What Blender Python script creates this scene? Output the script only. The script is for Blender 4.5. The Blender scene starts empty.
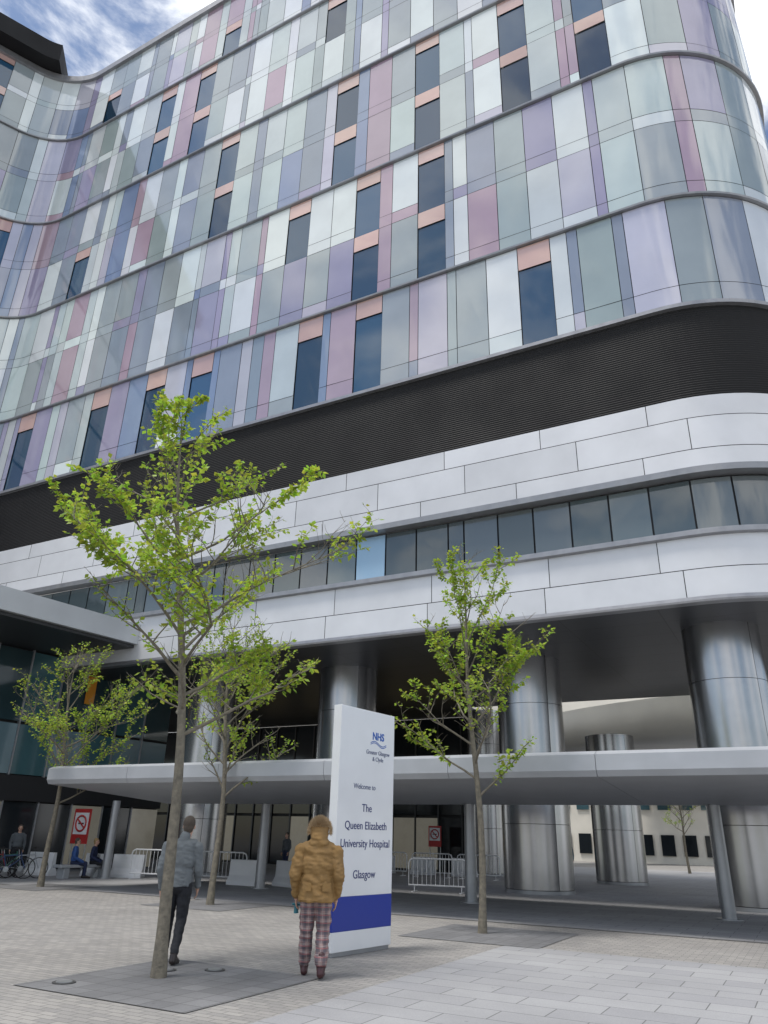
import bpy, math, random
from mathutils import Vector, Matrix, noise, Euler
random.seed(7)
col0=bpy.context.scene.collection
V=Vector
# ------------------------------------------------------------------ materials
MATS={}
def mat(name,color=(.5,.5,.5),rough=.6,metal=0.0,spec=.5,noise_amt=0.0,noise_scale=3.0,bump=0.0,bump_scale=40.0,attr=False,emit=None,ior=None,coat=0.0,transl=None):
    if name in MATS: return MATS[name]
    m=bpy.data.materials.new(name); m.use_nodes=True; nt=m.node_tree; N=nt.nodes; L=nt.links
    b=N["Principled BSDF"]; b.inputs["Roughness"].default_value=rough; b.inputs["Metallic"].default_value=metal
    b.inputs["Specular IOR Level"].default_value=spec
    if ior: b.inputs["IOR"].default_value=ior
    b.inputs["Coat Weight"].default_value=coat
    tc=N.new("ShaderNodeTexCoord")
    src=None
    if attr:
        a=N.new("ShaderNodeAttribute"); a.attribute_name="Col"; src=a.outputs["Color"]
    else:
        c=N.new("ShaderNodeRGB"); c.outputs[0].default_value=(*color,1); src=c.outputs[0]
    if noise_amt>0:
        n=N.new("ShaderNodeTexNoise"); n.inputs["Scale"].default_value=noise_scale; n.inputs["Detail"].default_value=6
        L.new(tc.outputs["Object"],n.inputs["Vector"])
        mr=N.new("ShaderNodeMapRange"); mr.inputs[1].default_value=.3; mr.inputs[2].default_value=.7
        mr.inputs[3].default_value=1-noise_amt; mr.inputs[4].default_value=1+noise_amt
        L.new(n.outputs[0],mr.inputs[0])
        mx=N.new("ShaderNodeVectorMath"); mx.operation='SCALE'
        L.new(src,mx.inputs[0]); L.new(mr.outputs[0],mx.inputs["Scale"]); src=mx.outputs[0]
        mr2=N.new("ShaderNodeMapRange"); mr2.inputs[1].default_value=.3; mr2.inputs[2].default_value=.7
        mr2.inputs[3].default_value=max(0,rough*(1-noise_amt*.8)); mr2.inputs[4].default_value=min(1,rough*(1+noise_amt*.8))
        L.new(n.outputs[0],mr2.inputs[0]); L.new(mr2.outputs[0],b.inputs["Roughness"])
    L.new(src,b.inputs["Base Color"])
    if bump>0:
        n2=N.new("ShaderNodeTexNoise"); n2.inputs["Scale"].default_value=bump_scale; n2.inputs["Detail"].default_value=4
        L.new(tc.outputs["Object"],n2.inputs["Vector"])
        bp=N.new("ShaderNodeBump"); bp.inputs["Strength"].default_value=bump; bp.inputs["Distance"].default_value=.02
        L.new(n2.outputs[0],bp.inputs["Height"]); L.new(bp.outputs[0],b.inputs["Normal"])
    if emit:
        b.inputs["Emission Color"].default_value=(*emit[0],1); b.inputs["Emission Strength"].default_value=emit[1]
    if transl:
        t=N.new("ShaderNodeBsdfTranslucent"); ms=N.new("ShaderNodeMixShader"); ms.inputs[0].default_value=transl
        L.new(src,t.inputs[0]); L.new(b.outputs[0],ms.inputs[1]); L.new(t.outputs[0],ms.inputs[2])
        L.new(ms.outputs[0],N["Material Output"].inputs["Surface"])
    MATS[name]=m; return m

M_glass=mat("facade_glass_panel",rough=.05,attr=True,ior=2.0,noise_amt=.06,noise_scale=.6)
M_win=mat("window_glass",rough=.03,attr=True,ior=1.75)
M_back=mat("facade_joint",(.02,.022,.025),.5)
M_ledge=mat("ledge_metal",(.30,.30,.31),.35,.6,noise_amt=.1)
M_louv=mat("black_louvre",(.010,.0095,.010),.6,spec=.3,noise_amt=.2,noise_scale=.5)
M_clad=mat("pale_cladding",rough=.38,metal=.15,attr=True,noise_amt=.06,noise_scale=.8)
M_soff=mat("soffit",(.03,.032,.035),.45)
M_steel=mat("column_steel",(.40,.40,.41),.24,.95,noise_amt=.06,noise_scale=1.2)
M_dark=mat("dark",(.015,.015,.017),.6)
M_canopy=mat("canopy_paint",(.40,.415,.44),.4,.15,noise_amt=.07,noise_scale=1.5)
M_post=mat("post_paint",(.33,.34,.36),.35,.5,noise_amt=.08)
M_mull=mat("mullion_paint",(.05,.052,.056),.4,.5)
M_white=mat("white_paint",(.75,.76,.78),.3,noise_amt=.03,noise_scale=2,coat=.3)
M_navy=mat("navy_paint",(.01,.02,.14),.35)
M_greytxt=mat("grey_text_paint",(.10,.12,.22),.35)
M_blue=mat("logo_blue",(.0,.09,.42),.35)
M_signblue=mat("band_blue",(.012,.035,.30),.3)
M_bark=mat("bark",(.17,.15,.115),.9,noise_amt=.35,noise_scale=14,bump=.6,bump_scale=45)
M_leaf=mat("leaf",rough=.5,attr=True,transl=.5)
M_galv=mat("galvanised_steel",(.42,.43,.44),.4,.7,noise_amt=.15,noise_scale=5)
M_rubber=mat("rubber",(.015,.015,.015),.7)
M_red=mat("sign_red",(.45,.03,.03),.4)
M_orange=mat("orange_panel",(.75,.30,.03),.5)
M_cream=mat("cream_panel",(.72,.69,.62),.5,noise_amt=.08,noise_scale=.5)
M_lamp=mat("ceiling_lamp",(.9,.8,.5),.4,emit=((1,.78,.4),2.0))
M_tglass=mat("teal_glass",rough=.05,attr=True,ior=1.75,noise_amt=.2,noise_scale=.4)
M_dglass=mat("dark_glass",(.014,.018,.022),.08,ior=1.5,noise_amt=.2,noise_scale=.4)
M_glowglass=mat("interior_glow_glass",(.05,.05,.045),.08,ior=1.5,noise_amt=.5,noise_scale=1.7,emit=((.9,.85,.7),.10))  # interior light put into the pane itself as a weak warm emission
M_iron=mat("cast_iron",(.09,.09,.09),.6,.5,noise_amt=.2,noise_scale=20)

def brick_mat(name,c1,c2,mort,bw,bh,ms,scale=1.0,rot=-28.7,rough=.8,stain=.25,off=.5,bump=.35,metal=0,vary=.0):
    m=bpy.data.materials.new(name); m.use_nodes=True; nt=m.node_tree; N=nt.nodes; L=nt.links; b=N["Principled BSDF"]
    tc=N.new("ShaderNodeTexCoord"); mp=N.new("ShaderNodeMapping"); mp.inputs["Rotation"].default_value=(0,0,math.radians(-rot))
    L.new(tc.outputs["Object"],mp.inputs[0])
    br=N.new("ShaderNodeTexBrick"); br.offset=off; br.inputs["Scale"].default_value=scale
    br.inputs["Color1"].default_value=(*c1,1); br.inputs["Color2"].default_value=(*c2,1); br.inputs["Mortar"].default_value=(*mort,1)
    br.inputs["Mortar Size"].default_value=ms; br.inputs["Brick Width"].default_value=bw; br.inputs["Row Height"].default_value=bh
    br.inputs["Mortar Smooth"].default_value=.2
    L.new(mp.outputs[0],br.inputs["Vector"])
    n=N.new("ShaderNodeTexNoise"); n.inputs["Scale"].default_value=.45; n.inputs["Detail"].default_value=9; n.inputs["Roughness"].default_value=.65
    L.new(tc.outputs["Object"],n.inputs["Vector"])
    mr=N.new("ShaderNodeMapRange"); mr.inputs[1].default_value=.3; mr.inputs[2].default_value=.7; mr.inputs[3].default_value=1-stain; mr.inputs[4].default_value=1+stain
    L.new(n.outputs[0],mr.inputs[0])
    n2=N.new("ShaderNodeTexNoise"); n2.inputs["Scale"].default_value=60; n2.inputs["Detail"].default_value=3
    L.new(tc.outputs["Object"],n2.inputs["Vector"])
    mr2=N.new("ShaderNodeMapRange"); mr2.inputs[3].default_value=.8; mr2.inputs[4].default_value=1.2; L.new(n2.outputs[0],mr2.inputs[0])
    mu=N.new("ShaderNodeMath"); mu.operation='MULTIPLY'; L.new(mr.outputs[0],mu.inputs[0]); L.new(mr2.outputs[0],mu.inputs[1])
    # small dark spots (gum, drips)
    vo=N.new("ShaderNodeTexVoronoi"); vo.inputs["Scale"].default_value=2.3; L.new(tc.outputs["Object"],vo.inputs["Vector"])
    ms_=N.new("ShaderNodeMapRange"); ms_.inputs[1].default_value=.03; ms_.inputs[2].default_value=.06; ms_.inputs[3].default_value=.72; ms_.inputs[4].default_value=1
    L.new(vo.outputs["Distance"],ms_.inputs[0])
    mu2=N.new("ShaderNodeMath"); mu2.operation='MULTIPLY'; L.new(mu.outputs[0],mu2.inputs[0]); L.new(ms_.outputs[0],mu2.inputs[1])
    sc=N.new("ShaderNodeVectorMath"); sc.operation='SCALE'; L.new(br.outputs["Color"],sc.inputs[0]); L.new(mu2.outputs[0],sc.inputs["Scale"])
    L.new(sc.outputs[0],b.inputs["Base Color"])
    b.inputs["Roughness"].default_value=rough; b.inputs["Metallic"].default_value=metal
    bp=N.new("ShaderNodeBump"); bp.inputs["Strength"].default_value=bump; bp.inputs["Distance"].default_value=.01; bp.invert=True
    L.new(br.outputs["Fac"],bp.inputs["Height"]); L.new(bp.outputs[0],b.inputs["Normal"])
    return m
M_pav=brick_mat("paving_blocks",(.32,.305,.285),(.25,.24,.23),(.15,.145,.14),.22,.11,.006,stain=.14)
M_slab=brick_mat("paving_slabs",(.34,.34,.345),(.29,.29,.30),(.13,.13,.13),.9,.45,.007,stain=.12,bump=.4)
M_pit=brick_mat("tree_pit_paving",(.19,.19,.195),(.15,.15,.155),(.08,.08,.08),.3,.3,.006,stain=.25,off=0)
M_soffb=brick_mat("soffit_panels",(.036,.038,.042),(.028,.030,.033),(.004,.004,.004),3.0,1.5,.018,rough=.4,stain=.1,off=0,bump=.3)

# ------------------------------------------------------------------ mesh builder
class MB:
    def __init__(s): s.v=[];s.f=[];s.m=[];s.c=[];s.sm=[];s.mats=[]
    def mi(s,m):
        if m not in s.mats: s.mats.append(m)
        return s.mats.index(m)
    def face(s,pts,m,c=(1,1,1),sm=False):
        i=len(s.v); s.v+= [tuple(p) for p in pts]; s.f.append(tuple(range(i,i+len(pts)))); s.m.append(s.mi(m)); s.c.append(c); s.sm.append(sm)
    def grid(s,rows,m,c=(1,1,1),sm=False,closed=False):
        i=len(s.v); n=len(rows[0])
        for r in rows: s.v+=[tuple(p) for p in r]
        k=s.mi(m)
        for a in range(len(rows)-1):
            for b in range(n if closed else n-1):
                b2=(b+1)%n
                s.f.append((i+a*n+b,i+a*n+b2,i+(a+1)*n+b2,i+(a+1)*n+b)); s.m.append(k); s.c.append(c); s.sm.append(sm)
    def box(s,c,ax,ay,az,m,col=(1,1,1)):
        c=V(c);ax=V(ax);ay=V(ay);az=V(az)
        P=[c+ax*i+ay*j+az*k for i,j,k in [(-1,-1,-1),(1,-1,-1),(1,1,-1),(-1,1,-1),(-1,-1,1),(1,-1,1),(1,1,1),(-1,1,1)]]
        i=len(s.v); s.v+=[tuple(p) for p in P]; k=s.mi(m)
        for f in [(0,3,2,1),(4,5,6,7),(0,1,5,4),(1,2,6,5),(2,3,7,6),(3,0,4,7)]:
            s.f.append(tuple(i+q for q in f)); s.m.append(k); s.c.append(col); s.sm.append(False)
    def tube(s,pts,rad,m,n=8,c=(1,1,1),cap=True):
        rows=[]; pts=[V(p) for p in pts]
        prev=None
        for i,p in enumerate(pts):
            d=(pts[min(i+1,len(pts)-1)]-pts[max(i-1,0)])
            if d.length<1e-6: d=V((0,0,1))
            d.normalize()
            if prev is None:
                a=d.cross(V((0,0,1)));
                if a.length<.1: a=d.cross(V((1,0,0)))
            else: a=prev-d*prev.dot(d)
            a.normalize(); prev=a; b=d.cross(a)
            r=rad[i] if isinstance(rad,(list,tuple)) else rad
            rows.append([p+a*(r*math.cos(2*math.pi*k/n))+b*(r*math.sin(2*math.pi*k/n)) for k in range(n)])
        s.grid(rows,m,c,True,True)
        if cap: s.face(rows[0],m,c); s.face(rows[-1],m,c)
    def obj(s,name,parent=None):
        me=bpy.data.meshes.new(name); me.from_pydata(s.v,[],s.f)
        for m in s.mats: me.materials.append(m)
        me.polygons.foreach_set("material_index",s.m); me.polygons.foreach_set("use_smooth",s.sm)
        ca=me.color_attributes.new("Col",'FLOAT_COLOR','CORNER')
        arr=[]
        for p,c in zip(s.f,s.c): arr+= [c[0],c[1],c[2],1.0]*len(p)
        ca.data.foreach_set("color",arr)
        me.update()
        o=bpy.data.objects.new(name,me); col0.objects.link(o)
        if parent: o.parent=parent
        return o
def empty(name,loc=(0,0,0)):
    o=bpy.data.objects.new(name,None); col0.objects.link(o); o.location=loc; o.empty_display_size=.2; return o

# ------------------------------------------------------------------ building frame
D=V((-.877,.4805,0)).normalized(); Nn=V((.4805,.877,0)).normalized()
PD=22.1
def W(s,d,z): return Nn*d+D*s+V((0,0,z))
R1=5.0; S1=1.8; R2=4.5; S2=36.6
TH=math.radians(64.8)
def rot(v,a): return V((v.x*math.cos(a)-v.y*math.sin(a),v.x*math.sin(a)+v.y*math.cos(a),0))
SA=S1-R1*math.pi/2; SB=S2+R2*TH
def path(s):
    if s<SA:
        P,n=path(SA); return P+Nn*(SA-s), n
    if s<S1:
        a=(S1-s)/R1; c=D*S1+Nn*(PD+R1); n=rot(-Nn,a)   # outward normal rotates toward -D side
        if n.dot(-D)<-.001: n=rot(-Nn,-a)
        return c+n*R1,n
    if s<=S2: return Nn*PD+D*s,-Nn
    if s<=SB:
        a=(s-S2)/R2; c=D*S2+Nn*PD-Nn*R2; n=rot(-Nn,a); return c-n*R2,n
    P,n=path(SB); return P+rot(D,TH)*(s-SB),n
def off(s,o,z):
    P,n=path(s); q=P+n*o; return V((q.x,q.y,z))
def samples(a,b,st=.4):
    out=[a]
    pts=[]
    for lo,hi in ((SA,S1),(S2,SB)):
        k=int((hi-lo)/st)+1
        pts+=[lo+(hi-lo)*i/k for i in range(k+1)]
    out+=[p for p in pts if a+.02<p<b-.02]; out.append(b); return out
def sweep(mb,prof,a,b,m,c=(1,1,1)):
    ss=samples(a,b); 
    for (o0,z0),(o1,z1) in zip(prof[:-1],prof[1:]):
        mb.grid([[off(s,o0,z0) for s in ss],[off(s,o1,z1) for s in ss]],m,c)
def panel(mb,a,b,z0,z1,o,m,c,j=0.0,g=.018):
    ss=samples(a+g,b-g); n=len(ss)
    j0,j1,j2,j3=[random.uniform(-j,j) for _ in range(4)]
    r0=[];r1=[]
    for i,s in enumerate(ss):
        t=i/(n-1)
        r0.append(off(s,o+j0*(1-t)+j1*t,z0+g)); r1.append(off(s,o+j2*(1-t)+j3*t,z1-g))
    mb.grid([r0,r1],m,c,n>2)
SMIN=-16.5; SMAX=SB+26
Z_SOF=8.0;Z_WB=10.15;Z_WT=11.95;Z_BB=14.65;Z_FB=18.23;ROOF=52.3
LEV=[18.23,23.06,30.65,38.35,46.1,ROOF]
bld=empty("hospital_building")
mb=MB(); sweep(mb,[(-.12,Z_FB),(-.12,ROOF)],SMIN,SMAX,M_back)
ss=samples(SMIN,SMAX)
poly=[off(s,-.14,0) for s in ss]
Pe,ne=path(SMAX)
poly+= [Pe-ne*14, W(54,36.7,0)]
mb.face([p+V((0,0,ROOF-.3)) for p in poly],M_dark)
mb.obj("backing",bld)
mb=MB()
ss2=samples(SMIN,44)
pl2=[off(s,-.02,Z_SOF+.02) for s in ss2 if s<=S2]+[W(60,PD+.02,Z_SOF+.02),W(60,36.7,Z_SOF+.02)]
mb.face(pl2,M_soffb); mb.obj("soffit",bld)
mb=MB()
def wallface(s0,s1,d,z0,z1,m): mb.face([W(s0,d,z0),W(s1,d,z0),W(s1,d,z1),W(s0,d,z1)],m)
wallface(S1-R1,54,36.72,Z_SOF+.03,ROOF,M_cream); mb.obj("rear_wall",bld)
# glass facade
PALE=(.63,.68,.69);MINT=(.48,.54,.54);GG=(.30,.35,.36);SL=(.23,.27,.33);MA=(.37,.27,.33);PU=(.29,.27,.39);LI=(.46,.45,.53);DB=(.022,.065,.125);OR=(.56,.37,.32);BL=(.18,.24,.36)
def jit(c,a=.1):
    k=random.uniform(1-a,1+a); return tuple(min(1,x*k*random.uniform(.97,1.03)) for x in c)
def pick():
    r=random.random()
    for w,c in ((.25,PALE),(.18,MINT),(.19,GG),(.10,SL),(.09,MA),(.08,PU),(.07,LI),(.04,BL)):
        if r<w: return c
        r-=w
    return GG
mb=MB()
for bi in range(5):
    z0,z1=LEV[bi],LEV[bi+1]
    s=SMIN; last=None; lastwin=0
    zm=[z0,z1] if bi==0 else [z0,(z0+z1)/2,z1]
    while s<SMAX:
        if s<S1: w=random.choice((1.3,1.5,1.5,.65))
        else: w=random.choice((1.3,1.3,1.3,1.3,.65,.65,.4))
        e=min(s+w,SMAX)
        iswin = w>=1.25 and random.random()<.24 and s>2.0 and lastwin<=0
        lastwin = 2 if iswin else lastwin-1
        c=pick()
        while c is last: c=pick()
        last=c
        if w<.5: c=random.choice((PU,MA,SL,BL,GG))
        split=random.random()<.45
        c2=pick() if split else c
        wk=random.random()
        for k in range(len(zm)-1):
            a,b=zm[k]+.07,zm[k+1]-.07*(k==len(zm)-2)
            if k>0: a=zm[k]
            h=b-a
            cc=jit(c if k==0 else c2,.07)
            w_here = iswin and not (wk<.15 and k==0) and not (wk>.85 and k==1)
            if w_here:
                zt=b-h*random.choice((.20,.22,.24))
                panel(mb,s,e,a,zt,-.05,M_win,jit(DB,.5),.003)
                panel(mb,s,e,zt,b,.0,M_glass,jit(OR,.12),.003)
            else:
                za=a+h*.17
                if random.random()<.3: panel(mb,s,e,a,za,.0,M_glass,jit(pick(),.08),.003,.012)
                else: panel(mb,s,e,a,za,.0,M_glass,tuple(x*.97 for x in cc),.003,.012)
                panel(mb,s,e,za,b,.0,M_glass,cc,.005,.014)
        s=e
mb.obj("glass_panels",bld)
mb=MB()
for z in LEV[1:-1]: sweep(mb,[(-.1,z-.07),(.13,z-.05),(.15,z+.02),(-.1,z+.06)],SMIN,SMAX,M_ledge)
sweep(mb,[(-.1,Z_FB-.12),(.14,Z_FB-.1),(.14,Z_FB+.04),(-.1,Z_FB+.07)],SMIN,SMAX,M_ledge)
sweep(mb,[(-.1,ROOF-.25),(.2,ROOF-.22),(.22,ROOF+.25),(-.5,ROOF+.25)],SMIN,SMAX,M_ledge)
mb.obj("ledges",bld)
mb=MB(); sweep(mb,[(-3,ROOF+.3),(1.3,ROOF+.3),(1.5,ROOF+1.7),(-3,ROOF+1.9)],SB-1.8,SMAX,M_louv)
a=SB-1.8; mb.face([off(a,-3,ROOF+.3),off(a,1.3,ROOF+.3),off(a,1.5,ROOF+1.7),off(a,-3,ROOF+1.9)],M_louv)
mb.obj("wing_roof",bld)
mb=MB(); prof=[]; z=Z_BB
nl=40; dz=(Z_FB-.12-Z_BB)/nl
for i in range(nl): prof+=[(-.02,z+i*dz),(-.036,z+i*dz+dz*.3),(-.02,z+(i+1)*dz-.005)]
sweep(mb,prof,SMIN,SMAX,M_louv)
mb.obj("louvre_band",bld)
mb=MB()
sweep(mb,[(-.2,Z_WT),(-.2,Z_BB),(.0,Z_BB),(-.2,Z_BB+.02)],SMIN,SMAX,M_back)
sweep(mb,[(-.2,Z_SOF+.04),(-.2,Z_WB)],SMIN,SMAX,M_back)
CL=(.64,.645,.66)
def rows(zs,o,w0,w1,rng=(.9,1.05)):
    for k in range(len(zs)-1):
        s=SMIN+random.uniform(0,1)
        while s<SMAX:
            e=min(SMAX,s+random.uniform(w0,w1)); kk=random.uniform(*rng)
            panel(mb,s,e,zs[k],zs[k+1],o,M_clad,tuple(x*kk for x in CL),.002,.012)
            s=e
rows([Z_WT+.22,Z_WT+.85,Z_WT+1.95,Z_BB],.04,3.2,4.2)
rows([Z_SOF+.1,Z_SOF+.95,Z_WB-.2],.04,3.2,4.2)
sweep(mb,[(-.3,Z_WT),(.16,Z_WT+.0),(.18,Z_WT+.2),(.0,Z_WT+.24)],SMIN,SMAX,M_ledge)
sweep(mb,[(.0,Z_WB-.24),(.20,Z_WB-.2),(.20,Z_WB-.04),(-.4,Z_WB)],SMIN,SMAX,M_ledge)
sweep(mb,[(.06,Z_SOF+.12),(.08,Z_SOF+.02),(.04,Z_SOF-.03),(-.3,Z_SOF-.03),(-.3,Z_SOF+.01)],SMIN,SMAX,M_ledge)
mb.obj("cladding",bld)
mb=MB(); sweep(mb,[(-.36,Z_WB),(-.36,Z_WT)],SMIN,SMAX,M_back)
s=SMIN
while s<SMAX:
    e=s+random.choice((1.25,1.25,1.25,.6))
    r=random.random(); c=(.28,.42,.55) if r<.08 else ((.08,.105,.115) if r<.5 else (.13,.155,.16))  # occasional bright blue panes: a reflection painted into the glass colour
    panel(mb,s,e,Z_WB+.02,Z_WT-.02,-.28,M_win,jit(c,.2),.004,.03); s=e
mb.obj("strip_windows",bld)

# ------------------------------------------------------------------ columns
def column(x,y,r,top,n=40):
    mb=MB(); d=V((x,y,0)).normalized(); c=V((x,y,0))+d*r
    mb.tube([c,c+V((0,0,top))],r-.03,M_dark,24)
    z=.12; zs=[.12]; 
    while z<top-.1: z=min(top,z+2.05); zs.append(z)
    mb.tube([c,c+V((0,0,.11))],r-.0,M_post,40)
    for k in range(len(zs)-1):
        for q in range(3):
            a0=2*math.pi*q/3+.9; a1=a0+2*math.pi/3
            g=.008/r
            an=[a0+g+(a1-a0-2*g)*i/14 for i in range(15)]
            mb.grid([[c+V((math.cos(a)*r,math.sin(a)*r,zz)) for a in an] for zz in (zs[k]+.008,zs[k+1]-.008)],M_steel,sm=True)
    return mb.obj("steel_column")
for x,y,r in ((10.45,22.3,1.15),(5.5,27.49,1.2),(-1.25,30.22,1.2),(-7.5,33.9,1.2),(5.6,40.4,.95),(-13.8,37.3,1.2)):
    column(x,y,r,Z_SOF+.03)
column(10.6,35.2,1.1,6.25)

# ------------------------------------------------------------------ entrance canopy
can=empty("entrance_canopy"); mb=MB()
S_A,S_B=-13.0,20.6; segs=10; 
prof=[(16.5,2.88),(16.42,3.0),(16.42,3.32),(16.6,3.4),(23.0,3.36),(23.0,2.74),(22.6,2.6),(21.8,2.56)]
L_=(S_B-S_A)/segs
for k in range(segs):
    a=S_A+k*L_+.006; b=S_A+(k+1)*L_-.006
    for (d0,z0),(d1,z1) in zip(prof,prof[1:]+prof[:1]): mb.face([W(a,d0,z0),W(b,d0,z0),W(b,d1,z1),W(a,d1,z1)],M_canopy)
    for e in (a,b): mb.face([W(e,d,z) for d,z in prof],M_canopy)
mb.obj("roof_slab",can)
mb=MB()
for x,y in ((8.56,20.12),(2.72,23.29),(-3.73,27.0),(-9.9,30.4),(14.4,16.9)):
    mb.tube([(x,y,0),(x,y,.03)],.3,M_post,20); mb.tube([(x,y,.02),(x,y,2.66)],[.17,.145],M_post,20)
mb.obj("posts",can)

# ------------------------------------------------------------------ left low building
lb=empty("entrance_building")
A=V((-13.74,25.6,0)); B=V((-9.6,31.55,0)); dr=(B-A).normalized(); nr=V((-dr.y,dr.x,0))
A=A-dr*16; Lg=(B-A).length
mb=MB(); c=(A+B)/2+V((0,0,9.2))+nr*6
mb.box(c,dr*Lg/2,nr*6,V((0,0,.42)),M_clad,(.5,.52,.54))
mb.box(c-V((0,0,.5)),dr*(Lg/2-.15),nr*5.8,V((0,0,.06)),M_soff)
mb.obj("roof",lb)
mb=MB(); o=nr*4.5
A2=A+o;B2=B+o+dr*5
L2=(B2-A2).length
k=int(L2/1.5)
for i in range(k):
    p=A2+dr*(L2*(i+.5)/k)
    for z0,z1 in ((0.1,2.6),(3.6,5.6),(5.65,8.6)):
        q=p+V((0,0,(z0+z1)/2)); tcx=random.choice(((.03,.07,.08),(.03,.06,.07),(.06,.14,.16),(.16,.25,.29)))
        mb.box(q+nr*random.uniform(-.004,.004),dr*(L2/k/2-.03)+nr*random.uniform(-.003,.003),nr*.02,V((0,0,(z1-z0)/2-.03)),M_tglass if z0>3 else (M_glowglass if random.random()<.5 else M_dglass),tcx)
    mb.box(A2+dr*(L2*i/k)+V((0,0,4.35))+nr*.0,dr*.03,nr*.08,V((0,0,4.3)),M_post)
mb.box((A2+B2)/2+V((0,0,3.1))-nr*.05,dr*L2/2,nr*.1,V((0,0,.48)),M_dark)
mb.box((A2+B2)/2+V((0,0,4.4))+nr*.15,dr*L2/2,nr*.02,V((0,0,4.3)),M_dark)
mb.obj("glazing",lb)
mb=MB()
for t in (23.4,): mb.box(A2+dr*t+V((0,0,7.6))-nr*.15,dr*.22,nr*.03,V((0,0,.8)),M_orange)
mb.obj("orange_banner",lb)
def text(body,size,loc,xdir,normal,m,name,parent,align='LEFT',ext=.004,bold=0,sp=1.0):
    cu=bpy.data.curves.new(name,"FONT"); cu.body=body; cu.size=size; cu.extrude=ext; cu.align_x=align; cu.offset=bold; cu.space_line=sp
    cu.materials.append(m); o=bpy.data.objects.new(name,cu); col0.objects.link(o)
    x=V(xdir).normalized(); n=V(normal).normalized(); y=n.cross(x)
    Mx=Matrix((x,y,n)).transposed().to_4x4(); Mx.translation=V(loc); o.matrix_world=Mx
    if parent: o.parent=parent; o.matrix_parent_inverse=Matrix.Identity(4)
    return o
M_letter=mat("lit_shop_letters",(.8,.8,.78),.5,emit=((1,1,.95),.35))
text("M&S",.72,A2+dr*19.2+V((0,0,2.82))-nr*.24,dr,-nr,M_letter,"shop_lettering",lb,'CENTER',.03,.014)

# ------------------------------------------------------------------ undercroft lobby wall
lob=empty("entrance_lobby"); mb=MB()
s0,s1=15.2,46; n=22
for i in range(n):
    a=s0+(s1-s0)*i/n; b=s0+(s1-s0)*(i+1)/n
    for z0,z1 in ((.1,2.7),(2.8,5.3),(5.35,7.9)):
        c=W((a+b)/2,40+random.uniform(-.004,.004),(z0+z1)/2); mb.box(c,D*((b-a)/2-.04),Nn*.02,V((0,0,(z1-z0)/2-.03)),M_glowglass if (z0<1 and random.random()<.3) else M_dglass)
    mb.box(W(a,40,4),D*.04,Nn*.1,V((0,0,3.95)),M_mull)
mb.box(W((s0+s1)/2,40.3,4),D*(s1-s0)/2,Nn*.1,V((0,0,4)),M_dark)
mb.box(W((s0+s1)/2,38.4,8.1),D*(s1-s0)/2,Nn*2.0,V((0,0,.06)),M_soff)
mb.box(W(s0-.05,43,4),D*.1,Nn*3,V((0,0,4)),M_dark)
mb.obj("glazing",lob)
mb=MB()
for s in (16.2,18.2,20.2,23,26,29): mb.box(W(s,39.3,5.0),D*.75,Nn*.06,V((0,0,.05)),M_lamp)
mb.obj("lamps",lob)

# ------------------------------------------------------------------ beyond
rb=empty("rear_building"); mb=MB()
mb.box(W(5,84,9),D*60,Nn*4,V((0,0,9)),M_cream)
for i in range(60):
    s=-52+i*1.95
    if i%5: mb.box(W(s,79.9,1.6),D*.6,Nn*.06,V((0,0,.9)),M_dglass)
    mb.box(W(s,79.9,5.6),D*.6,Nn*.06,V((0,0,.9)),M_tglass,(.05,.1,.12))
    mb.box(W(s,79.9,9.8),D*.6,Nn*.06,V((0,0,.9)),M_tglass,(.05,.1,.12))
mb.obj("walls",rb)
mb=MB(); cc=W(-2,62,0); rr=23.5
an=[math.radians(a) for a in range(0,361,6)]
mb.grid([[cc+V((math.cos(a)*r,math.sin(a)*r,z)) for a in an] for r,z in ((rr-5,6.35),(rr-.6,6.3),(rr,6.6),(rr+.1,8.4),(rr-5,9.2))],M_cream,sm=True)
mb.obj("curved_link_canopy")
def leafmass(mb,pts,n,size,base):
    for _ in range(n):
        p=pts(); a=V((random.gauss(0,1),random.gauss(0,1),random.gauss(0,1))).normalized(); b=a.cross(V((random.gauss(0,1),random.gauss(0,1),random.gauss(0,1)))).normalized()
        k=size*random.uniform(.7,1.3); c=jit(base,.35)
        mb.face([p-a*k,p+b*k*.5,p+a*k,p-b*k*.5],M_leaf,c)
mb=MB()
leafmass(mb,lambda:W(random.uniform(-30,-1),72+random.gauss(0,.6),abs(random.gauss(.5,.4))),5000,.18,(.10,.18,.03))
mb.obj("hedge")

# ------------------------------------------------------------------ ground
mb=MB(); mb.face([(-300,-300,0),(300,-300,0),(300,300,0),(-300,300,0)],M_pav); mb.obj("plaza_paving")
mb=MB()
mb.face([W(-22,2,.004),W(4.9,2,.004),W(4.9,13.6,.004),W(-22,13.6,.004)][::-1],M_slab)
mb.face([W(-22,17.2,.004),W(36,17.2,.004),W(36,60,.004),W(-22,60,.004)][::-1],M_slab)
mb.obj("slab_pavement")
mb=MB()
def pit(x,y,h,z=.008):
    c=V((x,y,z)); mb.face([c-D*h-Nn*h,c-D*h+Nn*h,c+D*h+Nn*h,c+D*h-Nn*h],M_pit)
for x,y,h in ((-2.3,10.2,1.25),(2.2,15.7,1.3),(-3.96,20.5,1.2),(-10.0,25.1,1.2)): pit(x,y,h)
mb.obj("tree_pit_paving")
for x,y in ((-3.5,9.9),(-2.0,11.0),(-2.6,10.9)):
    mb=MB(); mb.tube([(x,y,.009),(x,y,.018)],.13,M_iron,24); mb.tube([(x,y,.018),(x,y,.024)],.09,M_galv,24)
    mb.obj("drain_cover")
mb=MB()
mb.face([W(-22,17.05,.0085),W(36,17.05,.0085),W(36,17.2,.0085),W(-22,17.2,.0085)],M_pit)
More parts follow.
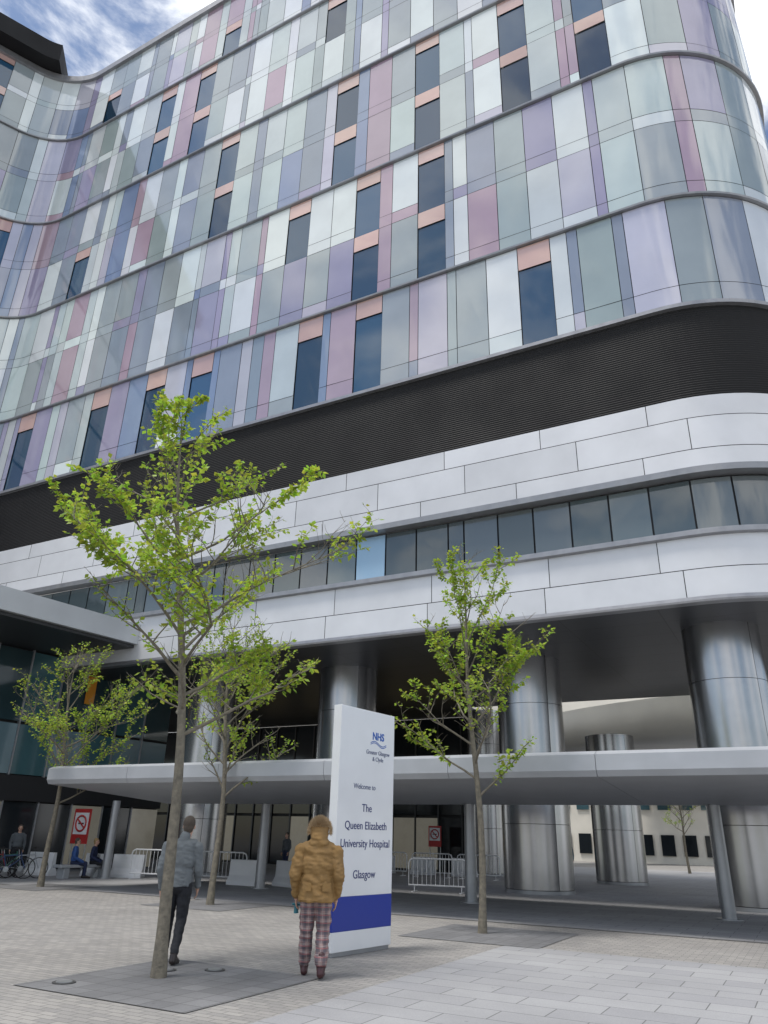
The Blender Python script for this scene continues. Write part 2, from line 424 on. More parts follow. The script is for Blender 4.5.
mb.obj("drain_channel")

# ------------------------------------------------------------------ sign
sg=empty("hospital_sign")
FL=V((-.60,12.3,0)); FR=V((.285,13.5,0)); wd=(FR-FL).normalized(); wl=(FR-FL).length; nf=V((wd.y,-wd.x,0)); Hs=3.58
mb=MB()
c=(FL+FR)/2-nf*.08
mb.box(c+V((0,0,.05)),wd*(wl/2-.03),nf*.06,V((0,0,.05)),M_post)
mb.box(c+V((0,0,.06+.13)),wd*wl/2,nf*.08,V((0,0,.13)),M_white)
mb.box(c+V((0,0,.32+.23)),wd*(wl/2+.001),nf*.081,V((0,0,.23)),M_signblue)
mb.box(c+V((0,0,(.78+Hs)/2)),wd*wl/2,nf*.08,V((0,0,(Hs-.78)/2)),M_white)
pn=mb.obj("panel",sg); bv=pn.modifiers.new("b","BEVEL"); bv.width=.006; bv.segments=2
def st(body,size,x,z,m,bold=0,al='LEFT',sp=1.0): text(body,size,FL+wd*x+V((0,0,z))+nf*.003,wd,nf,m,"lettering",sg,al,.002,bold,sp)
st("NHS",.17,.85,3.12,M_blue,.004)
st("Greater Glasgow\n& Clyde",.095,1.02,2.88,M_greytxt,.0,'CENTER',1.1)
mb=MB()
for k in range(10):
    t0=k/10;t1=(k+1)/10
    f=lambda t:(.80+.45*t,3.055+.035*math.sin(t*6.28))
    for dz in (0,.025):
        a=f(t0);b=f(t1)
        P=lambda q,h:FL+wd*q[0]+V((0,0,q[1]+h-dz))+nf*.004
        mb.face([P(a,0),P(b,0),P(b,.012),P(a,.012)],M_blue)
mb.obj("wave_logo",sg)
st("Welcome to",.115,.68,2.32,M_greytxt,0,'CENTER')
st("The\nQueen Elizabeth\nUniversity Hospital",.168,.755,1.98,M_navy,.0,'CENTER',1.55)
st("Glasgow",.168,.735,1.02,M_navy,.0,'CENTER')

# ------------------------------------------------------------------ trees
def tree(x,y,H,lean,crown_r,z0,nleaf,seed,tr=.085,dens=1.0,peak=.25,bias=.22,low=0):
    rnd=random.Random(seed); wood=MB(); lf=MB()
    def trunkpt(t):
        z=H*t; return V((x+lean[0]*t**1.3+.05*math.sin(t*9+seed),y+lean[1]*t+.05*math.cos(t*7+seed),z))
    n=18; pts=[trunkpt(i/n) for i in range(n+1)]; rad=[max(.006,tr*(1-i/n)**.8*(1.25 if i==0 else 1)) for i in range(n+1)]
    wood.tube(pts,rad,M_bark,10)
    twigs=[]
    def branch(p,d,L,r,lvl):
        k=6; P=[p]; dd=d.copy(); q=p.copy()
        for i in range(k):
            dd=(dd+V((rnd.gauss(0,.13),rnd.gauss(0,.13),rnd.gauss(.05,.07)))).normalized(); q=q+dd*L/k; P.append(q.copy())
        wood.tube(P,[max(.0025,r*(1-i/k*.85)) for i in range(k+1)],M_bark,6 if lvl<1 else 4,cap=False)
        if lvl<2:
            m=max(4,int(L*4.5)) if lvl==0 else max(2,int(L*5))
            for j in range(m):
                t=.22+.78*(j+rnd.random())/m; i=min(k-1,int(t*k)); pp=P[i].lerp(P[i+1],t*k-i)
                a=rnd.uniform(0,6.28); side=V((math.cos(a),math.sin(a),rnd.uniform(-.2,.5))).normalized()
                nd=(dd*.7+side*.8).normalized()
                branch(pp,nd,L*rnd.uniform(.28,.5)*(1.15-t*.5),r*.45,lvl+1)
        if lvl>=1: twigs.append(P)
        elif lvl==0: twigs.append(P[3:])
    nb=int(22*dens)
    for j in range(nb):
        t=(j+rnd.random()*.7)/nb; z=z0+(H*.96-z0)*t
        a=j*2.4+rnd.uniform(-.5,.5)
        pf=(.55+.45*t/peak) if t<peak else (1-(t-peak)/(1-peak))**(.75+low*.35)
        L=crown_r*pf*rnd.uniform(.6,1.2)+.3
        el=rnd.uniform(.35,.85)-.2*low+t*.3
        d=V((math.cos(a)*math.cos(el),math.sin(a)*math.cos(el),math.sin(el)))
        branch(trunkpt(z/H),d,L*1.15,tr*.38*(1-t*.6),0)
    wts=[]
    for P in twigs:
        c=P[len(P)//2]; f=noise.noise(c*1.2+V((seed*3.1,0,0)))
        wts.append(max(.0,f+bias)*sum((P[i+1]-P[i]).length for i in range(len(P)-1)))
    tot=sum(wts) or 1
    for P,w in zip(twigs,wts):
        cnt=int(nleaf*w/tot+rnd.random()); shade=rnd.uniform(.7,1.25)
        for _ in range(cnt):
            t=rnd.random()**.7*(len(P)-1); i=min(len(P)-2,int(t)); p=P[i].lerp(P[i+1],t-i)
            dirn=(P[i+1]-P[i]).normalized()
            o=V((rnd.gauss(0,1),rnd.gauss(0,1),rnd.gauss(-.25,.6))).normalized()
            a=(o+dirn*.6).normalized(); upv=V((rnd.gauss(0,.5),rnd.gauss(0,.5),1)).normalized(); b=a.cross(upv).normalized()
            k=rnd.uniform(.032,.060); p=p+o*rnd.uniform(.0,.04); w2=k*.42
            nrm=a.cross(b)
            c=(.36*shade*rnd.uniform(.8,1.2),.48*shade*rnd.uniform(.85,1.15),.055*shade)
            m1=p+a*k*.9; tip=p+a*k*1.9-V((0,0,k*.35))
            lf.face([p,m1+b*w2*1.6+nrm*k*.15,tip,m1-b*w2*1.6+nrm*k*.15],M_leaf,c)
    e=empty("street_tree"); wood.obj("trunk_and_branches",e); lf.obj("foliage",e)
tree(-2.51,10.41,8.35,(-.95,.2),2.15,2.75,7500,17,.080,1.25,.2,.30,.3)
tree(-3.96,20.5,7.4,(-.3,.3),2.2,2.4,3900,11,.085)
tree(-10.04,25.15,7.3,(-.3,.0),2.5,2.2,5000,23,.09)
tree(2.08,15.87,7.9,(-.3,.1),1.95,2.4,5200,31,.075)
tree(20,52,6.5,(-.2,.1),1.9,2.2,2500,41,.085)

# ------------------------------------------------------------------ people
M_skin=mat("skin",(.50,.30,.22),.55)
M_coat=mat("mustard_coat",(.26,.15,.05),.75,noise_amt=.15,noise_scale=7,bump=.5,bump_scale=16)
M_fur=mat("fur_trim",(.45,.33,.20),.9)
M_gj=mat("grey_jacket",(.15,.165,.175),.85,noise_amt=.12,noise_scale=9,bump=.5,bump_scale=14)
M_blk=mat("black_trousers",(.012,.013,.018),.8,bump=.4,bump_scale=14)
M_shoe=mat("shoe_leather",(.018,.012,.012),.35)
M_boot=mat("boot_leather",(.05,.015,.018),.35)
M_sole=mat("shoe_sole",(.03,.03,.03),.7)
M_hair=mat("grey_brown_hair",(.09,.07,.055),.8,noise_amt=.4,noise_scale=60,bump=.8,bump_scale=120)
M_navyc=mat("navy_clothes",(.012,.02,.06),.8); M_teal=mat("teal_clothes",(.03,.16,.2),.6); M_bluec=mat("blue_clothes",(.03,.08,.25),.8)
def plaid():
    m=bpy.data.materials.new("plaid_cloth"); m.use_nodes=True; nt=m.node_tree; N=nt.nodes; L=nt.links; b=N["Principled BSDF"]; b.inputs["Roughness"].default_value=.85
    tc=N.new("ShaderNodeTexCoord"); sx=N.new("ShaderNodeSeparateXYZ"); L.new(tc.outputs["Object"],sx.inputs[0])
    def stripe(out,period,width,ph=0):
        a=N.new("ShaderNodeMath"); a.operation='ADD'; a.inputs[1].default_value=ph+10; L.new(out,a.inputs[0])
        f=N.new("ShaderNodeMath"); f.operation='MODULO'; f.inputs[1].default_value=period; L.new(a.outputs[0],f.inputs[0])
        l=N.new("ShaderNodeMath"); l.operation='LESS_THAN'; l.inputs[1].default_value=width; L.new(f.outputs[0],l.inputs[0]); return l.outputs[0]
    def mixc(prev,fac,colr,k):
        mx=N.new("ShaderNodeMix"); mx.data_type='RGBA'
        mm=N.new("ShaderNodeMath"); mm.operation='MULTIPLY'; mm.inputs[1].default_value=k; L.new(fac,mm.inputs[0]); L.new(mm.outputs[0],mx.inputs[0])
        if isinstance(prev,tuple): mx.inputs[6].default_value=(*prev,1)
        else: L.new(prev,mx.inputs[6])
        mx.inputs[7].default_value=(*colr,1); return mx.outputs[2]
    c=mixc((.28,.19,.18),stripe(sx.outputs["X"],.085,.034),(.06,.06,.08),.6)
    c=mixc(c,stripe(sx.outputs["Z"],.085,.034),(.06,.06,.08),.55)
    c=mixc(c,stripe(sx.outputs["X"],.085,.007,.03),(.5,.44,.42),.4)
    c=mixc(c,stripe(sx.outputs["Z"],.085,.007,.03),(.5,.44,.42),.4)
    c=mixc(c,stripe(sx.outputs["Z"],.085,.010,.055),(.35,.08,.09),.5)
    L.new(c,b.inputs["Base Color"]); return m
M_plaid=plaid()
def sphere_pts(mb,c,r,R,m,nu=16,nv=10):
    rows=[]
    for i in range(nv+1):
        th=math.pi*i/nv; th=min(max(th,.02),math.pi-.02)
        rows.append([c+R@V((r[0]*math.sin(th)*math.cos(2*math.pi*k/nu),r[1]*math.sin(th)*math.sin(2*math.pi*k/nu),-r[2]*math.cos(th))) for k in range(nu)])
    mb.grid(rows,m,closed=True); mb.face(rows[0][::-1],m); mb.face(rows[-1],m)
def figure(name,loc,heading,scale,parts,voxel=.012,fold=.006):
    mb=MB(); I=Matrix.Identity(3); prim=[]
    for p in parts:
        if p[0]=='c':
            _,a,ra,b,rb_,m=p; a=V(a);b=V(b)
            sphere_pts(mb,a,(ra,)*3,I,m,14,8); sphere_pts(mb,b,(rb_,)*3,I,m,14,8)
            d=(b-a); 
            if d.length>1e-4:
                d.normalize(); u=d.cross(V((0,0,1))); 
                if u.length<.1: u=d.cross(V((1,0,0)))
                u.normalize(); w=d.cross(u)
                rw=[[q+u*(r*math.cos(2*math.pi*k/14))+w*(r*math.sin(2*math.pi*k/14)) for k in range(14)] for q,r in ((a,ra*.995),(b,rb_*.995))]
                mb.grid(rw,m,closed=True); mb.face(rw[0][::-1],m); mb.face(rw[1],m)
            prim.append(('c',a,ra,b,rb_,m))
        elif p[0]=='e':
            _,c,r,m=p[:4]; R=Euler(p[4]).to_matrix() if len(p)>4 else I
            sphere_pts(mb,V(c),r,R,m,20,14); prim.append(('e',V(c),r,R.inverted(),m))
        elif p[0]=='f':
            _,c0,r0,c1,r1,m=p; c0=V(c0);c1=V(c1)
            rw=[[q+V((r[0]*math.cos(2*math.pi*k/24),r[1]*math.sin(2*math.pi*k/24),0)) for k in range(24)] for q,r in ((c0,r0),(c1,r1))]
            mb.grid(rw,m,closed=True); mb.face(rw[0][::-1],m); mb.face(rw[1],m); prim.append(('f',c0,r0,c1,r1,m))
    o=mb.obj("tmp"); rm=o.modifiers.new("r","REMESH"); rm.mode='VOXEL'; rm.voxel_size=voxel; rm.use_smooth_shade=True
    sm=o.modifiers.new("s","SMOOTH"); sm.factor=.5; sm.iterations=3 if voxel>.009 else 2
    bpy.context.view_layer.update(); dg=bpy.context.evaluated_depsgraph_get()
    me=bpy.data.meshes.new_from_object(o.evaluated_get(dg)); bpy.data.objects.remove(o)
    me.materials.clear(); ml=[]
    for p in prim:
        if p[-1] not in ml: ml.append(p[-1])
    for m in ml: me.materials.append(m)
    cloth={M_coat,M_gj,M_blk,M_plaid,M_navyc,M_bluec}
    def sd(p,q):
        if p[0]=='c':
            a,ra,b,rb_=p[1:5]; d=b-a; t=max(0,min(1,(q-a).dot(d)/max(d.length_squared,1e-8))); return (q-a-d*t).length-(ra+(rb_-ra)*t)
        if p[0]=='e':
            l=p[3]@(q-p[1]); return (math.sqrt((l.x/p[2][0])**2+(l.y/p[2][1])**2+(l.z/p[2][2])**2)-1)*min(p[2])
        c0,r0,c1,r1=p[1:5]; t=(q.z-c0.z)/(c1.z-c0.z); tt=max(0,min(1,t)); c=c0.lerp(c1,tt); rx=r0[0]+(r1[0]-r0[0])*tt; ry=r0[1]+(r1[1]-r0[1])*tt
        dd=(math.sqrt(((q.x-c.x)/rx)**2+((q.y-c.y)/ry)**2)-1)*min(rx,ry); dz=max(c0.z-q.z,q.z-c1.z) if c1.z>c0.z else max(c1.z-q.z,q.z-c0.z)
        return max(dd,dz)
    for f in me.polygons:
        q=f.center; best=min(prim,key=lambda p:sd(p,q)); f.material_index=ml.index(best[-1]); f.use_smooth=True
    if fold>0:
        cm={i for i,m in enumerate(ml) if m in cloth}; inv=set()
        for f in me.polygons:
            if f.material_index in cm: inv.update(f.vertices)
        nor=[v.normal.copy() for v in me.vertices]
        for i in inv:
            v=me.vertices[i]; q=v.co; k=noise.noise(V((q.x*7,q.y*7,q.z*13+q.x*6)))+.5*noise.noise(V((q.x*16,q.y*16,q.z*30)))
            v.co=q+nor[i]*k*fold*1.6
    b=bpy.data.objects.new("body",me); col0.objects.link(b)
    e=empty(name,loc); e.rotation_euler=(0,0,heading); e.scale=(scale,)*3; b.parent=e
    return e
def hand(w,d,side,m=None,curl=.5):
    m=m or M_skin; w=V(w); d=V(d).normalized(); inn=V((-side,0,0)); fw=V((0,1,0)); fw=(fw-d*fw.dot(d)).normalized(); inn=(inn-d*inn.dot(d)-fw*inn.dot(fw)).normalized()
    P=[('c',w-d*.02,.024,w+d*.03,.027,m),('e',w+d*.055,(.016,.040,.048),m)]
    for k,(o,l) in enumerate(((.028,.072),(.010,.08),(-.009,.075),(-.027,.058))):
        a=w+d*.088+fw*o; b=a+(d*math.cos(curl*.5)+inn*math.sin(curl*.5))*l*.5; c=b+(d*math.cos(curl*1.6)+inn*math.sin(curl*1.6))*l*.5
        P+=[('c',a,.0095,b,.0088,m),('c',b,.0088,c,.0075,m)]
    a=w+d*.03+fw*.03; b=a+(d*.6+fw*.7+inn*.3).normalized()*.04; c=b+(d*.9+fw*.2+inn*.4).normalized()*.03
    P+=[('c',a,.013,b,.011,m),('c',b,.011,c,.009,m)]
    return P
def head(c,hairm,back=True):
    x,y,z=c
    P=[('e',(x,y-.005,z+.02),(.077,.095,.10),M_skin),('e',(x,y+.035,z-.055),(.055,.058,.062),M_skin),('c',(x,y-.01,z-.08),.056,(x*.5,y-.02,z-.17),.06,M_skin),
       ('c',(x,y+.092,z+.01),.010,(x,y+.108,z-.018),.014,M_skin),('e',(x-.079,y,z-.005),(.010,.02,.032),M_skin),('e',(x+.079,y,z-.005),(.010,.02,.032),M_skin),
       ('e',(x-.03,y+.083,z+.008),(.013,.010,.009),M_sole),('e',(x+.03,y+.083,z+.008),(.013,.010,.009),M_sole),('e',(x,y+.088,z-.052),(.022,.01,.007),M_red)]
    if hairm: P+=[('e',(x,y-.022,z+.045),(.086,.095,.098),hairm),('e',(x,y-.045,z-.01),(.074,.062,.085),hairm)]
    return P
def shoe(p,m,yaw=0,pitch=0):
    f=V((math.sin(yaw),math.cos(yaw),0))
    P0=V(p)
    dn=-pitch
    heel=P0-f*.03+V((0,0,-.055)); toe=P0+f*.19+V((0,0,-.062+dn))
    return [('c',P0,.05,heel,.045,m),('c',heel,.042,toe,.036,m),('c',P0+f*.03+V((0,0,-.03)),.045,P0+f*.14+V((0,0,-.05+dn*.8)),.04,m)]
C_=M_coat; T_=M_plaid
wp=[('c',(-.09,0,.90),.115,(-.10,.07,.50),.088,T_),('c',(-.10,.07,.50),.088,(-.105,.11,.17),.078,T_),
    ('c',(.09,0,.90),.115,(.10,.02,.50),.088,T_),('c',(.10,.02,.50),.088,(.10,-.17,.19),.078,T_),('e',(0,-.01,.90),(.19,.15,.13),T_),
    ('f',(0,0,.80),(.225,.175),(0,0,1.0),(.205,.16),C_),('e',(0,0,1.02),(.205,.16,.2),C_),('e',(0,-.005,1.22),(.215,.165,.22),C_),('e',(0,-.01,1.36),(.205,.14,.13),C_),
    ('c',(-.15,-.01,1.40),.085,(.15,-.01,1.40),.085,C_),
    ('c',(-.215,-.01,1.37),.088,(-.275,-.03,1.11),.078,C_),('c',(-.275,-.03,1.11),.078,(-.255,.08,.89),.058,C_),
    ('c',(.215,-.01,1.37),.088,(.265,-.05,1.11),.078,C_),('c',(.265,-.05,1.11),.078,(.245,.06,.87),.058,C_),
    ('e',(0,-.045,1.46),(.13,.11,.09),C_),('e',(0,.0,1.60),(.118,.135,.145),C_),('e',(0,-.05,1.53),(.11,.10,.11),C_)]
wp+=head((0,.06,1.60),None)+hand((-.25,.10,.85),(.0,.25,-1),-1)+hand((.243,.075,.84),(0,.2,-1),1)
wp+=shoe((-.105,.12,.105),M_boot,-.08)+shoe((.10,-.19,.12),M_boot,.1,.02)
wp+=[('c',(-.105,.115,.11),.055,(-.105,.11,.22),.058,M_boot),('c',(.10,-.185,.12),.055,(.10,-.17,.24),.058,M_boot)]
we=figure("pedestrian_woman",(-.74,10.72,0),.05,1.04,wp,.0085,.011)
mb=MB(); rnd=random.Random(5)
for i in range(7500):
    a=rnd.uniform(-.2,math.pi+.2); th=rnd.gauss(0,.035)
    c=V((math.cos(a)*.118,.045+th*1.2,1.60+math.sin(a)*.135)); o=V((math.cos(a),rnd.gauss(-.3,.6),math.sin(a)+rnd.gauss(0,.4))).normalized()
    if rnd.random()<.4:
        u=rnd.uniform(0,6.28); ph=rnd.uniform(0,1.2); o=V((math.cos(u)*math.sin(ph),-.35+math.sin(u)*math.sin(ph)*.8,math.cos(ph))).normalized(); c=V((0,0,1.60))+V((o.x*.115,o.y*.13,o.z*.142))
    L=rnd.uniform(.03,.065); t=V((rnd.gauss(0,1),rnd.gauss(0,1),rnd.gauss(0,1))).normalized()*.003
    mb.face([c-t,c+t,c+o*L],M_fur)
mb.obj("hood_fur",we)
mb=MB(); mb.tube([(-.25,.15,.76),(-.245,.16,.66)],[.02,.03],M_teal,10); mb.tube([(-.20,.16,.75),(-.30,.14,.76)],.012,M_teal,8); mb.obj("glove_in_hand",we)
mb=MB()
mb.tube([(math.cos(a)*.222,math.sin(a)*.176,.825) for a in [i*math.pi/12 for i in range(25)]],.006,M_coat,6,cap=False)
for sx in (-1,1): mb.box((sx*.12,-.166,.97),V((.05,.016*sx,0)),V((0,.006,0)),V((0,0,.045)),M_coat)
mb.obj("coat_details",we)
J=M_gj;K=M_blk
mp_=[('c',(-.09,0,.93),.105,(-.10,.09,.52),.075,K),('c',(-.10,.09,.52),.075,(-.10,.06,.12),.055,K),
    ('c',(.09,0,.93),.105,(.09,.0,.52),.075,K),('c',(.09,.0,.52),.075,(.085,-.20,.16),.055,K),('e',(0,-.01,.94),(.165,.13,.13),K),
    ('f',(0,0,.92),(.19,.145),(0,0,1.05),(.18,.135),J),('e',(0,0,1.08),(.18,.135,.17),J),('e',(0,-.005,1.25),(.195,.135,.2),J),('e',(0,-.01,1.40),(.19,.115,.12),J),
    ('c',(-.15,-.01,1.45),.07,(.15,-.01,1.45),.07,J),('c',(0,-.02,1.48),.075,(.02,-.02,1.55),.068,J),
    ('c',(-.21,-.01,1.42),.072,(-.26,-.05,1.14),.058,J),('c',(-.26,-.05,1.14),.058,(-.24,.05,.90),.043,J),
    ('c',(.21,-.01,1.42),.072,(.25,.0,1.14),.058,J),('c',(.25,.0,1.14),.058,(.235,.14,.93),.043,J)]
mp_+=head((.045,.03,1.68),M_hair)+hand((-.24,.07,.86),(.0,.2,-1),-1)+hand((.232,.17,.90),(0,.35,-1),1)
mp_+=shoe((-.10,.06,.10),M_shoe,-.1)+shoe((.085,-.22,.115),M_shoe,.1,.02)
figure("pedestrian_man",(-2.71,11.5,0),0.05,1.005,mp_,.0085,.007)
def simple(name,loc,heading,top,bot,sit=False,sc=.97,hairm=M_hair):
    if not sit:
        P=[('c',(-.09,0,.92),.10,(-.10,.03,.5),.07,bot),('c',(-.10,.03,.5),.07,(-.10,.0,.1),.05,bot),('c',(.09,0,.92),.10,(.10,.0,.5),.07,bot),('c',(.10,.0,.5),.07,(.10,-.03,.1),.05,bot)]
        P+=shoe((-.1,0,.10),M_shoe)+shoe((.1,-.03,.10),M_shoe)
        z=0
    else:
        P=[('c',(-.09,0,.52),.10,(-.11,.42,.50),.075,bot),('c',(-.11,.42,.50),.07,(-.11,.40,.1),.05,bot),('c',(.09,0,.52),.10,(.11,.42,.50),.075,bot),('c',(.11,.42,.5),.07,(.11,.45,.1),.05,bot)]
        P+=shoe((-.11,.40,.10),M_shoe)+shoe((.11,.45,.10),M_shoe)
        z=-.41
    P+=[('e',(0,0,.95+z),(.165,.13,.13),bot),('e',(0,0,1.08+z),(.18,.135,.18),top),('e',(0,-.005,1.25+z),(.19,.13,.2),top),('e',(0,-.01,1.40+z),(.18,.11,.12),top),
     ('c',(-.15,-.01,1.44+z),.07,(.15,-.01,1.44+z),.07,top),('c',(0,-.02,1.45+z),.06,(0,-.0,1.54+z),.05,M_skin)]
    e2=.25 if sit else .0
    for sx in (-1,1):
        P+=[('c',(sx*.21,-.01,1.40+z),.068,(sx*.25,-.03,1.13+z),.055,top),('c',(sx*.25,-.03,1.13+z),.055,(sx*(.23-e2*.3),.06+e2,.93+z+e2*.2),.042,top)]
        P+=hand((sx*(.23-e2*.3),.07+e2,.90+z+e2*.2),(0,.3+e2*3,-1),sx)
    P+=head((0,.02,1.66+z),hairm)
    return figure(name,loc,heading,sc,P,.013,.004)
M_grn=mat("grey_clothes",(.08,.09,.1),.8); M_blond=mat("light_hair",(.3,.2,.09),.8)
simple("bystander",(9.0,38,0),3.0,M_teal,M_navyc,sc=.95)
simple("bystander",(-14.3,30.0,0),2.6,M_navyc,M_navyc)
simple("bystander",(-13.3,30.3,0),3.6,M_grn,M_blk)
simple("seated_visitor",(-10.95,29.9,0),-1.2,M_bluec,M_navyc,True)
simple("seated_visitor",(-10.5,30.6,0),-1.5,M_navyc,M_blk,True,hairm=M_blond)
simple("bystander",(-4.2,38.5,0),2.4,M_grn,M_navyc)

# ------------------------------------------------------------------ street furniture
def bench(x,y,h):
    mb=MB(); e=empty("granite_bench",(x,y,0)); e.rotation_euler=(0,0,h)
    mb.box((0,0,.40),(1.1,0,0),(0,.24,0),(0,0,.05),M_canopy)
    for sx in (-.8,.8): mb.box((sx,0,.175),(.12,0,0),(0,.2,0),(0,0,.175),M_canopy)
    o=mb.obj("seat",e); b=o.modifiers.new("b","BEVEL"); b.width=.015
bench(-10.72,30.25,1.0)
def barrier(x,y,h,m=M_galv,t=.024):
    e=empty("crowd_barrier",(x,y,0)); e.rotation_euler=(0,0,h); mb=MB()
    Lh=1.0; Ht=1.0
    fr=[(-Lh,0,.2),(-Lh,0,Ht-.15),(-Lh+.04,0,Ht-.05),(-Lh+.15,0,Ht),(Lh-.15,0,Ht),(Lh-.04,0,Ht-.05),(Lh,0,Ht-.15),(Lh,0,.2),(-Lh,0,.2)]
    mb.tube(fr,t,m,8)
    for i in range(1,13): mb.tube([(-Lh+i*Lh*2/13,0,.2),(-Lh+i*Lh*2/13,0,Ht)],t*.42,m,5)
    for sx in (-.8,.8): mb.box((sx,0,.015),(.03,0,0),(0,.28,0),(0,0,.012),m); mb.tube([(sx,0,.02),(sx,0,.2)],.016,m,6)
    mb.obj("frame",e)
def wblock(x,y,h):
    e=empty("plastic_barrier",(x,y,0)); e.rotation_euler=(0,0,h); mb=MB()
    pr=[(-.22,0),(-.22,.12),(-.10,.3),(-.07,.8),(.07,.8),(.10,.3),(.22,.12),(.22,0)]
    rowsA=[[V((xx,yy,zz)) for yy,zz in pr] for xx in (-.6,.6)]
    mb.grid(rowsA,M_white); mb.face(rowsA[0],M_white); mb.face(rowsA[1][::-1],M_white)
    o=mb.obj("shell",e); b=o.modifiers.new("b","BEVEL"); b.width=.03; b.segments=2
hD=math.atan2(D.y,D.x)
for i,(s,d) in enumerate(((21.6,22.6),(19.0,23.2),(13.8,24.6),(11.3,25.0))):
    p=W(s,d,0); barrier(p.x,p.y,hD+random.uniform(-.25,.25),M_white,.026)
for s,d,a in ((26.2,21.4,.1),(24.4,22.3,-.3),(20.3,22.4,.2),(17.6,22.8,.0),(16.2,23.4,-.3),(23.2,22.9,.4)):
    p=W(s,d,0); wblock(p.x,p.y,hD+a)
for i in range(4):
    p=W(20.5-i*2.3,34.5,0); barrier(p.x,p.y,hD+random.uniform(-.1,.1),M_white,.026)
for i in range(3):
    p=W(19.5-i*2.2,36.5,0); wblock(p.x,p.y,hD)
for i in range(5):
    p=W(4-i*1.5,44,0); e=empty("bicycle_stand",p); e.rotation_euler=(0,0,hD+1.2); mb=MB()
    mb.tube([(-.35,0,0),(-.35,0,.7),(-.28,0,.8),(.28,0,.8),(.35,0,.7),(.35,0,0)],.025,M_galv,8); mb.obj("hoop",e)
def bike(x,y,h,c):
    e=empty("bicycle",(x,y,0)); e.rotation_euler=(0,.0,h); mb=MB(); m=mat("bike_paint_%.2f"%c[0],c,.3)
    for cx in (-.52,.52):
        ring=[(cx+.33*math.cos(a),0,.34+.33*math.sin(a)) for a in [i*math.pi/14 for i in range(29)]]
        mb.tube(ring,.017,M_rubber,6,cap=False)
        for i in range(12): a=i*math.pi/6; mb.tube([(cx,0,.34),(cx+.32*math.cos(a),0,.34+.32*math.sin(a))],.0025,M_galv,3,cap=False)
    F=[((-.52,0,.34),(-.08,0,.30)),((-.08,0,.30),(-.22,0,.80)),((-.52,0,.34),(-.19,0,.72)),((-.19,0,.72),(.33,0,.76)),((-.08,0,.30),(.36,0,.66)),((.32,0,.86),(.38,0,.62)),((.38,0,.62),(.52,0,.34))]
    for a,b in F: mb.tube([a,b],.018,m,7)
    mb.tube([(.32,0,.86),(.31,0,.98)],.014,M_rubber,6); mb.tube([(.25,-.28,.98),(.33,-.1,1.0),(.33,.1,1.0),(.25,.28,.98)],.013,M_rubber,6)
    mb.tube([(-.22,0,.80),(-.25,0,.92)],.014,M_galv,6); mb.box((-.26,0,.94),(.12,0,0),(0,.06,0),(0,0,.02),M_rubber)
    mb.tube([(-.08,-.03,.30),(-.08,.03,.30)],.09,M_galv,14); mb.tube([(-.08,.06,.3),(.06,.07,.2)],.01,M_galv,5); mb.tube([(-.08,-.06,.3),(-.22,-.07,.4)],.01,M_galv,5)
    mb.obj("frame_and_wheels",e)
bike(-13.9,28.2,.35,(.02,.02,.03)); bike(-13.4,28.7,.2,(.25,.03,.03)); bike(-12.7,28.6,.5,(.03,.06,.15)); bike(-12.5,29.3,.1,(.35,.36,.38)); bike(-13.0,29.0,.9,(.04,.15,.12))
def nosmoke(p,h,s=1.0):
    e=empty("no_smoking_sign",p); e.rotation_euler=(0,0,h); mb=MB()
    mb.box((0,0,1.75),(.36*s,0,0),(0,.02,0),(0,0,.5*s),M_red)
    mb.box((0,-.024,1.85),(.30*s,0,0),(0,.002,0),(0,0,.31*s),M_white)
    ring=[(.22*s*math.cos(a),-.03,1.85+.22*s*math.sin(a)) for a in [i*math.pi/16 for i in range(33)]]
    mb.tube(ring,.03*s,M_red,6,cap=False); mb.tube([(-.15*s,-.03,2.0),(.15*s,-.03,1.7)],.025*s,M_red,6)
    mb.box((0,-.028,1.85),(.12*s,0,0),(0,.002,0),(0,0,.022*s),M_dark)
    for sx in (-.3,.3): mb.tube([(sx*s,.03,0),(sx*s,.03,2.2)],.025,M_galv,8)
    mb.obj("sign_board",e)
q=V((-11.9,32.6,0)); nosmoke(q,hD+math.pi,1.3)
q=W(17.6,38.6,0); nosmoke(q,hD+math.pi,1.0)
e=empty("yellow_notice_board",W(21.5,37.5,0)); e.rotation_euler=(0,0,hD+math.pi); mb=MB()
mb.box((0,0,1.3),(.35,0,0),(0,.04,0),(0,0,.6),mat("yellow_paint",(.6,.42,.03),.5)); mb.tube([(0,0,0),(0,0,.75)],.04,M_post,8); mb.box((0,0,.02),(.3,0,0),(0,.2,0),(0,0,.02),M_post); mb.obj("board",e)

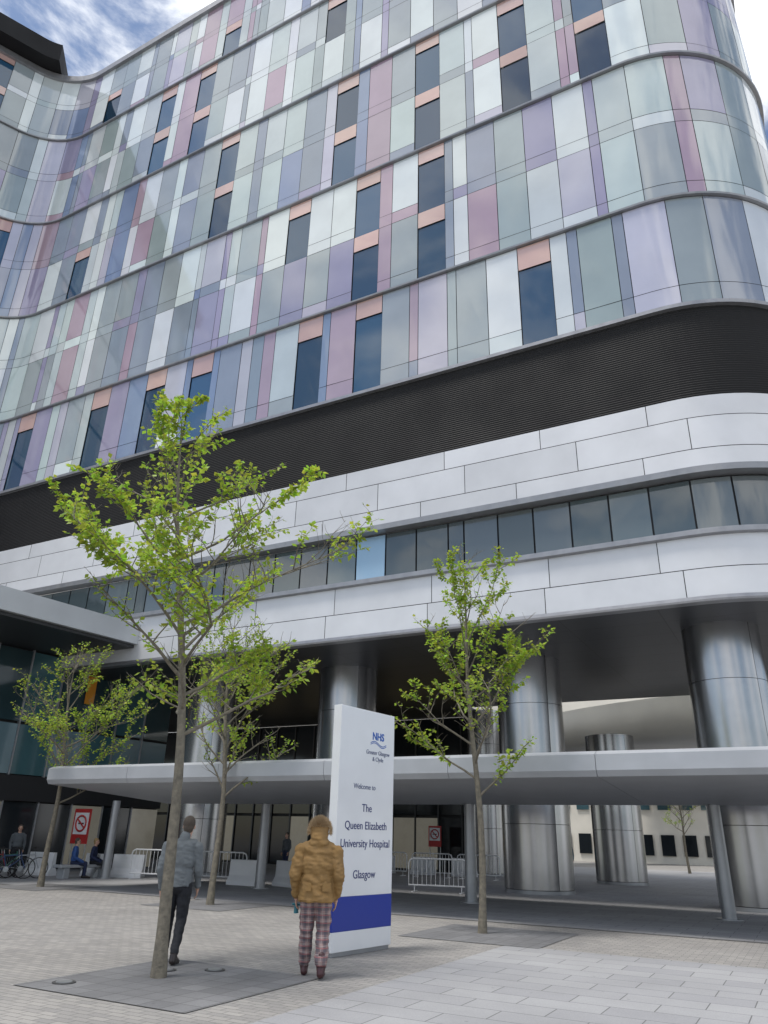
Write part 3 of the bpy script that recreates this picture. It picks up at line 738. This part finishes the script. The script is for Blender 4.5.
# ------------------------------------------------------------------ light, sky
saz=math.radians(-118); sel=math.radians(70)
sd_=V((math.sin(saz)*math.cos(sel),math.cos(saz)*math.cos(sel),math.sin(sel)))
sl=bpy.data.lights.new("sun","SUN"); sl.energy=2.9; sl.angle=math.radians(14); sl.color=(1,.96,.9)
so=bpy.data.objects.new("sun",sl); col0.objects.link(so); so.rotation_euler=(-sd_).to_track_quat('-Z','Y').to_euler()
w=bpy.data.worlds.new("World"); bpy.context.scene.world=w; w.use_nodes=True; nt=w.node_tree; N=nt.nodes; L=nt.links
bg=N["Background"]; bg.inputs[1].default_value=.15
sky=N.new("ShaderNodeTexSky"); sky.sky_type='NISHITA'; sky.sun_disc=False; sky.sun_elevation=sel; sky.sun_rotation=saz; sky.air_density=1.0; sky.dust_density=.8
tc=N.new("ShaderNodeTexCoord"); mp=N.new("ShaderNodeMapping"); mp.inputs["Scale"].default_value=(1,1,1.7); mp.inputs["Location"].default_value=(1.33,.4,.3)
L.new(tc.outputs["Generated"],mp.inputs[0])
n=N.new("ShaderNodeTexNoise"); n.inputs["Scale"].default_value=3.2; n.inputs["Detail"].default_value=10; n.inputs["Roughness"].default_value=.6; n.inputs["Distortion"].default_value=.35
L.new(mp.outputs[0],n.inputs["Vector"])
mr=N.new("ShaderNodeMapRange"); mr.interpolation_type='SMOOTHSTEP'; mr.inputs[1].default_value=.43; mr.inputs[2].default_value=.58; L.new(n.outputs[0],mr.inputs[0])
n2=N.new("ShaderNodeTexNoise"); n2.inputs["Scale"].default_value=5; n2.inputs["Detail"].default_value=6; L.new(mp.outputs[0],n2.inputs["Vector"])
cr=N.new("ShaderNodeMix"); cr.data_type='RGBA'; cr.inputs[6].default_value=(5.5,5.8,6.2,1); cr.inputs[7].default_value=(13,13,13,1); L.new(n2.outputs[0],cr.inputs[0])
mx=N.new("ShaderNodeMix"); mx.data_type='RGBA'; L.new(mr.outputs[0],mx.inputs[0]); L.new(sky.outputs[0],mx.inputs[6]); L.new(cr.outputs[2],mx.inputs[7])
L.new(mx.outputs[2],bg.inputs[0])

# ------------------------------------------------------------------ camera
p=math.atan(326/740); r=math.radians(1.5)
R0=V((1,0,0));U0=V((0,-math.sin(p),math.cos(p)));F=V((0,math.cos(p),math.sin(p)))
Ix=R0*math.cos(r)+U0*math.sin(r); Iy=-R0*math.sin(r)+U0*math.cos(r)
cd=bpy.data.cameras.new("camera"); cam=bpy.data.objects.new("camera",cd); col0.objects.link(cam)
Mx=Matrix((Ix,Iy,-F)).transposed().to_4x4(); Mx.translation=V((0,0,1.6)); cam.matrix_world=Mx
cd.sensor_fit='VERTICAL'; cd.sensor_height=36; cd.lens=740/1024*36; cd.clip_end=2000; cd.clip_start=.05
sc=bpy.context.scene; sc.camera=cam
sc.view_settings.view_transform='Standard'; sc.view_settings.look='None'; sc.view_settings.exposure=0
